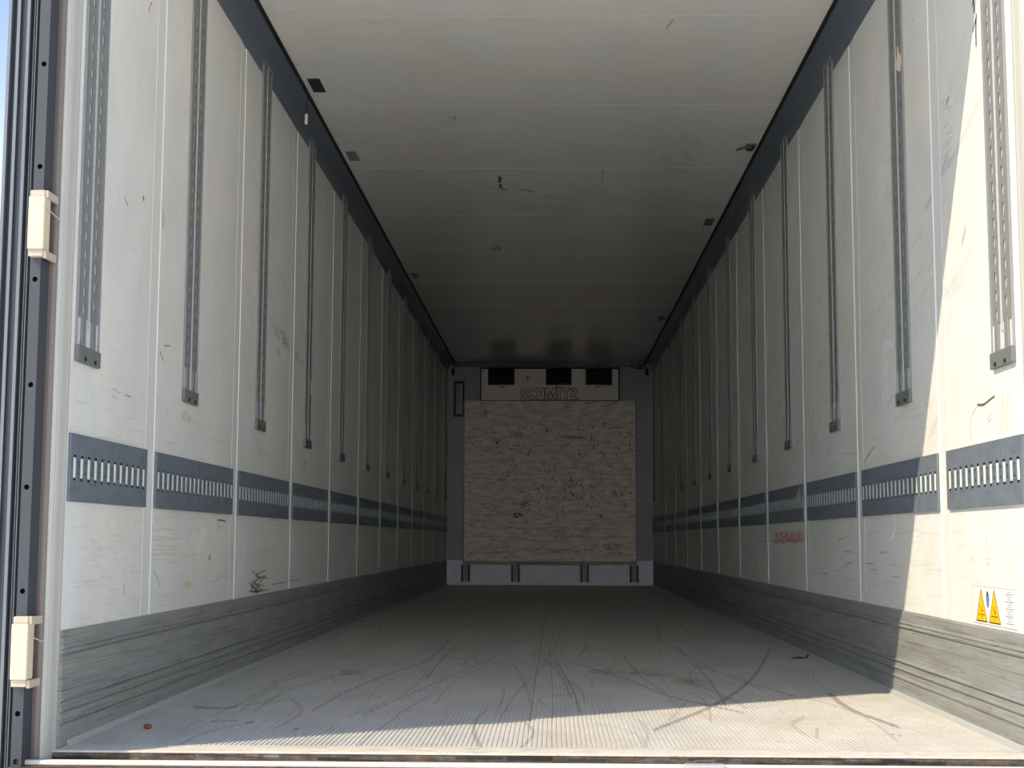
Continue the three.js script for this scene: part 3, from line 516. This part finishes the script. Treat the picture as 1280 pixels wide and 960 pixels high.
{
  // evaporator casing: beige front with three louvred outlets, printed arrows and raised letters
  const t = thing('evaporator', 'beige cooling unit casing with three dark louvred outlets under the ceiling', 'cooling unit', null, [0, 0, ZW]);
  const x0 = -0.815, x1 = 0.815, y0 = 2.193, y1 = 2.565, zf = 0.16, vents = [[-0.730, -0.427], [-0.040, 0.252], [0.432, 0.735]], vy = 2.385;
  const s = new THREE.Shape();
  s.moveTo(x0, y0); s.lineTo(x1, y0); s.lineTo(x1, y1);
  for (const [a, b] of vents.slice().reverse()) { s.lineTo(b, y1); s.lineTo(b, vy); s.lineTo(a, vy); s.lineTo(a, y1); }
  s.lineTo(x0, y1); s.closePath();
  const map = canvasTexture(2048, 512, (x, w, h) => {
    grain(x, w, h, [233, 223, 208], { fine: 3, blotch: 6 });
    const X = (v) => (v - x0) / (x1 - x0) * w, Y = (v) => (1 - (v - y0) / (y1 - y0)) * h;
    stain(x, X(-0.57), Y(2.27), 120, 60, 'rgba(200,160,140,.05)', 40); stain(x, X(0.6), Y(2.28), 120, 60, 'rgba(200,160,140,.05)', 40);
    x.strokeStyle = x.fillStyle = '#17191d';
    for (const [c, d] of [[-0.58, 1], [0.11, -1], [0.585, -1]]) {
      x.lineWidth = 8; x.beginPath(); x.moveTo(X(c - 0.045), Y(2.353)); x.lineTo(X(c + 0.045), Y(2.353)); x.stroke();
      x.beginPath(); x.moveTo(X(c + d * 0.055), Y(2.353)); x.lineTo(X(c + d * 0.02), Y(2.364)); x.lineTo(X(c + d * 0.02), Y(2.342)); x.fill();
    }
    x.beginPath(); x.moveTo(X(-0.262), Y(2.482)); x.lineTo(X(-0.242), Y(2.44)); x.lineTo(X(-0.252), Y(2.436)); x.lineTo(X(-0.262), Y(2.458)); x.lineTo(X(-0.272), Y(2.436)); x.lineTo(X(-0.282), Y(2.44)); x.fill();
  });
  mesh('front_panel', uv(new THREE.ExtrudeGeometry(s, { depth: 0.012, bevelEnabled: false }).translate(0, 0, zf - 0.012), (x) => (x - x0) / (x1 - x0), (x, y) => (y - y0) / (y1 - y0)), new THREE.MeshStandardMaterial({ map, roughness: 0.5 }), t);
  mesh('casing', merge([box(x0, x1, 2.195, y1, 0.003, 0.04), box(x0, x0 + 0.01, y0, y1, 0.04, zf - 0.012), box(x1 - 0.01, x1, y0, y1, 0.04, zf - 0.012)]), M.black, t);
  mesh('dark_surround', merge([box(x0 - 0.016, x0, y0, y1 + 0.02, 0.003, zf - 0.01), box(x1, x1 + 0.016, y0, y1 + 0.02, 0.003, zf - 0.01), box(x0 - 0.016, x1 + 0.016, y1, y1 + 0.02, 0.003, zf - 0.006)]), M.black, t);
  for (const [a, b] of vents) {
    const v = mesh('vent_frame', merge([box(a - 0.008, a + 0.006, vy - 0.012, y1, zf - 0.06, zf + 0.008), box(b - 0.006, b + 0.008, vy - 0.012, y1, zf - 0.06, zf + 0.008), box(a - 0.008, b + 0.008, vy - 0.014, vy + 0.004, zf - 0.06, zf + 0.008)]), M.vent, t);
    for (let k = 0; k < 6; k++) mesh('louvre', box(-(b - a) / 2, (b - a) / 2, -0.002, 0.002, -0.016, 0.016).rotateX(0.5).translate((a + b) / 2, vy + 0.02 + k * 0.028, zf - 0.03), M.vent, v);
  }
  for (const [x, y] of [[-0.262, 2.53], [-0.262, 2.408], [-0.79, 2.55], [-0.79, 2.375], [0.79, 2.55], [0.79, 2.38], [-0.79, 2.345], [0.79, 2.345], [-0.4, 2.54], [-0.07, 2.54], [0.285, 2.54], [0.40, 2.54]]) mesh('screw', new THREE.CylinderGeometry(0.006, 0.006, 0.006, 8).rotateX(Math.PI / 2), M.bolt, t, [x, y, zf + 0.002]);
  const font = await new FontLoader().loadAsync('fonts/droid/droid_sans_bold.typeface.json');
  const widths = { x0: -0.343, x1: 0.330, y0: 2.205, y1: 2.298 };
  const word = (grow, z, depth, mat, name) => {
    const gs = []; let at = 0;
    for (const ch of 'SCHMITZ') {
      const q = new TextGeometry(ch, { font, size: 1, depth, curveSegments: 5, bevelEnabled: false }); q.computeBoundingBox();
      gs.push([q, at - q.boundingBox.min.x]); at += q.boundingBox.max.x - q.boundingBox.min.x + 0.13;
    }
    const kx = (widths.x1 - widths.x0) / (at - 0.13), ky = (widths.y1 - widths.y0) / 0.73;
    for (const [q, dx] of gs) mesh(name, mergeGeometries((grow ? [[-1, -1], [-1, 1], [1, -1], [1, 1], [0, 1.3], [0, -1.3]] : [[0, 0]]).map(([a, b]) => q.clone().translate(dx, 0, 0).scale(kx, ky, 1).translate(widths.x0 + a * grow, widths.y0 + b * grow, z))), mat, t);
  };
  word(0.0065, zf - 0.001, 0.003, std(0x332e2a, 0.6), 'letter_shadow');  // dark copies paint the shadow round the raised letters
  word(0, zf + 0.002, 0.006, M.beige, 'raised_letter');
}
{
  const t = thing('framed_strip', 'narrow upright black frame with a grey pane, left of the boards on the end wall', 'frame', null, [-1.09, 2.22, ZW + 0.002]);
  const s = new THREE.Shape([[-0.062, -0.212], [0.062, -0.212], [0.062, 0.212], [-0.062, 0.212]].map((p) => new THREE.Vector2(...p)));
  s.holes.push(new THREE.Path([[-0.040, -0.185], [0.040, -0.185], [0.040, 0.188], [-0.040, 0.188]].map((p) => new THREE.Vector2(...p))));
  mesh('surround', new THREE.ExtrudeGeometry(s, { depth: 0.03, bevelEnabled: true, bevelSize: 0.002, bevelThickness: 0.002, bevelSegments: 1 }), M.black, t);
  mesh('pane', box(-0.04, 0.04, -0.185, 0.188, 0, 0.012), std(0x6a747a, 0.35), t);
  mesh('inner_edge', merge([box(0.030, 0.036, -0.180, 0.18, 0.012, 0.018), box(-0.036, 0.036, -0.183, -0.177, 0.012, 0.018)]), std(0xd6d8d4, 0.5), t);
}
for (const s of [-1, 1]) {
  const t = thing('sensor', s < 0 ? 'small black capsule sensor on a cable in the upper left corner of the end wall' : 'small black capsule sensor with looped cable in the upper right corner of the end wall', 'sensor', null, [s * 1.165, 2.545, ZW + 0.03]);
  mesh('body', new THREE.CapsuleGeometry(0.018, 0.055, 4, 10), M.black, t);
  if (s > 0) {
    mesh('cable', tube([[0, 0.045, 0], [-0.02, 0.07, 0], [-0.10, 0.04, 0], [-0.09, 0.075, 0.02], [-0.05, 0.088, 0.02], [-0.01, 0.09, 0.04]], 0.006, 40), M.black, t);
    mesh('cable', tube([[-0.20, 0.085, 0], [-0.15, 0.05, 0], [-0.09, 0.042, 0], [-0.03, 0.036, 0]], 0.006, 24), M.black, t);
  } else mesh('cable', tube([[0, 0.045, 0], [0.02, 0.065, 0], [0.05, 0.075, 0], [0.04, 0.092, 0.02], [-0.02, 0.088, 0.03]], 0.005, 30), M.black, t);
}

// ------------------------------------------------------------------ cover plates and small fittings under the ceiling
const CV = [[-1.079, 6.544, 0x101219, 'black rounded cover plate under the ceiling above the left wall, nearest the opening'], [-1.079, 7.79, 0x86898a, 'grey cover plate under the ceiling above the left wall, just behind the black one'], [-1.075, 11.42, 0x6d7072, 'small grey cover plate under the ceiling far back above the left wall'],
  [1.071, 9.485, 0x5c5d62, 'grey cover plate under the ceiling above the right wall beyond the loose bracket'], [1.071, 13.70, 0x5c5d62, 'small grey cover plate under the ceiling deep inside above the right wall']];
for (const [x, z, c, label] of CV) {
  const t = thing('cover_plate', label, 'cover', null, [x, H, -z]);
  mesh('cover', new RoundedBoxGeometry(0.058, 0.008, 0.19, 3, 0.004).translate(0, -0.003, 0), std(c, 0.45), t);
  for (const e of [-1, 1]) mesh('screw', new THREE.CylinderGeometry(0.004, 0.004, 0.003, 8), M.bolt, t, [0, -0.0075, e * 0.075]);
}
{
  const t = thing('loose_bracket', 'bent metal bracket hanging loose under the ceiling above the right wall', 'bracket', null, [1.10, H, -7.62]);
  mesh('foot', rbox(-0.03, 0.02, -0.008, 0, -0.05, 0.05, 0.002), M.cap, t);
  mesh('tongue', rbox(-0.085, 0.0, -0.004, 0.0, -0.022, 0.022, 0.001).rotateZ(0.28).translate(-0.005, -0.008, 0.03), M.cap, t);
  mesh('clip', new THREE.TorusGeometry(0.02, 0.006, 6, 14).rotateX(1.2).translate(-0.01, -0.014, 0), M.bolt, t);
  const w = thing('hanging_tag', 'small white tag hanging on a thin dark wire from the left ceiling edge', 'tag', null, [-1.135, H - 0.004, -6.63]);
  mesh('wire', tube([[0, 0, 0], [-0.003, -0.06, 0.004], [-0.004, -0.115, 0.002]], 0.0018, 12), M.black, w);
  mesh('tag', rbox(-0.010, 0.003, -0.160, -0.11, -0.004, 0.004, 0.002), M.bead, w);
}

// ------------------------------------------------------------------ safety sticker low on the right wall
{
  const z0 = 3.805, z1 = 4.205, y0 = 0.303, y1 = 0.408;
  const map = canvasTexture(1024, 272, (x, w, h) => {
    x.fillStyle = '#d6d5d2'; x.fillRect(0, 0, w, h);
    x.strokeStyle = '#8f8f8c'; x.lineWidth = 4; x.strokeRect(3, 3, w - 6, h - 6);
    const X = (z) => (z1 - z) / (z1 - z0) * w;
    for (const c of [4.122, 4.002]) {
      const cx = X(c), r = 128;
      x.fillStyle = '#f2b705'; x.strokeStyle = '#3a2c08'; x.lineWidth = 9; x.lineJoin = 'round';
      x.beginPath(); x.moveTo(cx, 22); x.lineTo(cx + r, 252); x.lineTo(cx - r, 252); x.closePath(); x.fill(); x.stroke();
      x.lineWidth = 7; x.strokeStyle = 'rgba(60,40,5,.85)';
      x.beginPath(); x.moveTo(cx - 80, 206); x.lineTo(cx + 80, 206); x.moveTo(cx - 40, 140); x.lineTo(cx + 8, 185); x.lineTo(cx + 44, 165); x.moveTo(cx + 10, 130); x.lineTo(cx + 10, 200); x.stroke();
      x.lineWidth = 4; x.beginPath(); x.moveTo(cx - 30, 222); x.lineTo(cx + 34, 222); x.moveTo(cx - 20, 234); x.lineTo(cx + 24, 234); x.stroke();
    }
    const m = X(4.062);
    x.fillStyle = '#5b79ad'; x.beginPath(); x.ellipse(m, 86, 34, 48, 0, 0, 6.283); x.fill();
    x.fillStyle = '#3a3f55'; x.beginPath(); x.ellipse(m - 4, 52, 22, 18, 0, 0, 6.283); x.fill();
    x.fillStyle = '#3f9a9c'; x.fillRect(m + 12, 86, 32, 16); x.fillStyle = '#55546a'; x.beginPath(); x.ellipse(m + 2, 134, 20, 16, 0, 0, 6.283); x.fill();
    for (let i = 0; i < 14; i++) { x.fillStyle = i % 3 === 1 ? '#62646c' : 'rgba(110,110,118,.6)'; const l = i % 3 === 1 ? 170 : rr(40, 130); x.fillRect(X(3.872) - l / 2, 22 + i * 16.5, l, i % 3 === 1 ? 5 : 6); }
  });
  const m = mesh('safety_sticker', uv(box(W - 0.0012, W + 0.001, y0, y1, -z0, -z1), (x, y, z) => (z1 + z) / (z1 - z0), (x, y) => (y - y0) / (y1 - y0)), new THREE.MeshStandardMaterial({ map, roughness: 0.45 }));
  tag(m, 'white safety sticker with two yellow warning triangles low on the right wall', 'sticker');
}

// ------------------------------------------------------------------ bits lying on the floor
{
  const l = thing('dry_leaf', 'small brown dry leaf on the floor beside the right kick board', 'leaf', null, [1.155, 0.002, -6.70]);
  const s = new THREE.Shape(); s.moveTo(-0.055, 0); s.quadraticCurveTo(-0.01, 0.028, 0.04, 0.006); s.quadraticCurveTo(0.0, -0.018, -0.055, 0);
  l.scale.setScalar(0.75); mesh('blade', new THREE.ExtrudeGeometry(s, { depth: 0.002, bevelEnabled: false }).rotateX(-1.2), std(0x5a3220, 0.8), l);
  mesh('stalk', tube([[0.035, 0.002, 0], [0.045, 0.010, 0], [0.05, 0.024, 0.002]], 0.005, 8), std(0x2e1c14, 0.8), l);
  const w = mesh('wood_chip', new THREE.IcosahedronGeometry(0.011, 1).scale(1.1, 0.7, 0.8), std(0x7a4a30, 0.85), null, [-1.111, 0.007, -4.11]);
  tag(w, 'small reddish brown wood chip on the floor near the left front corner', 'wood chip');
}
renderer.render(scene, camera);
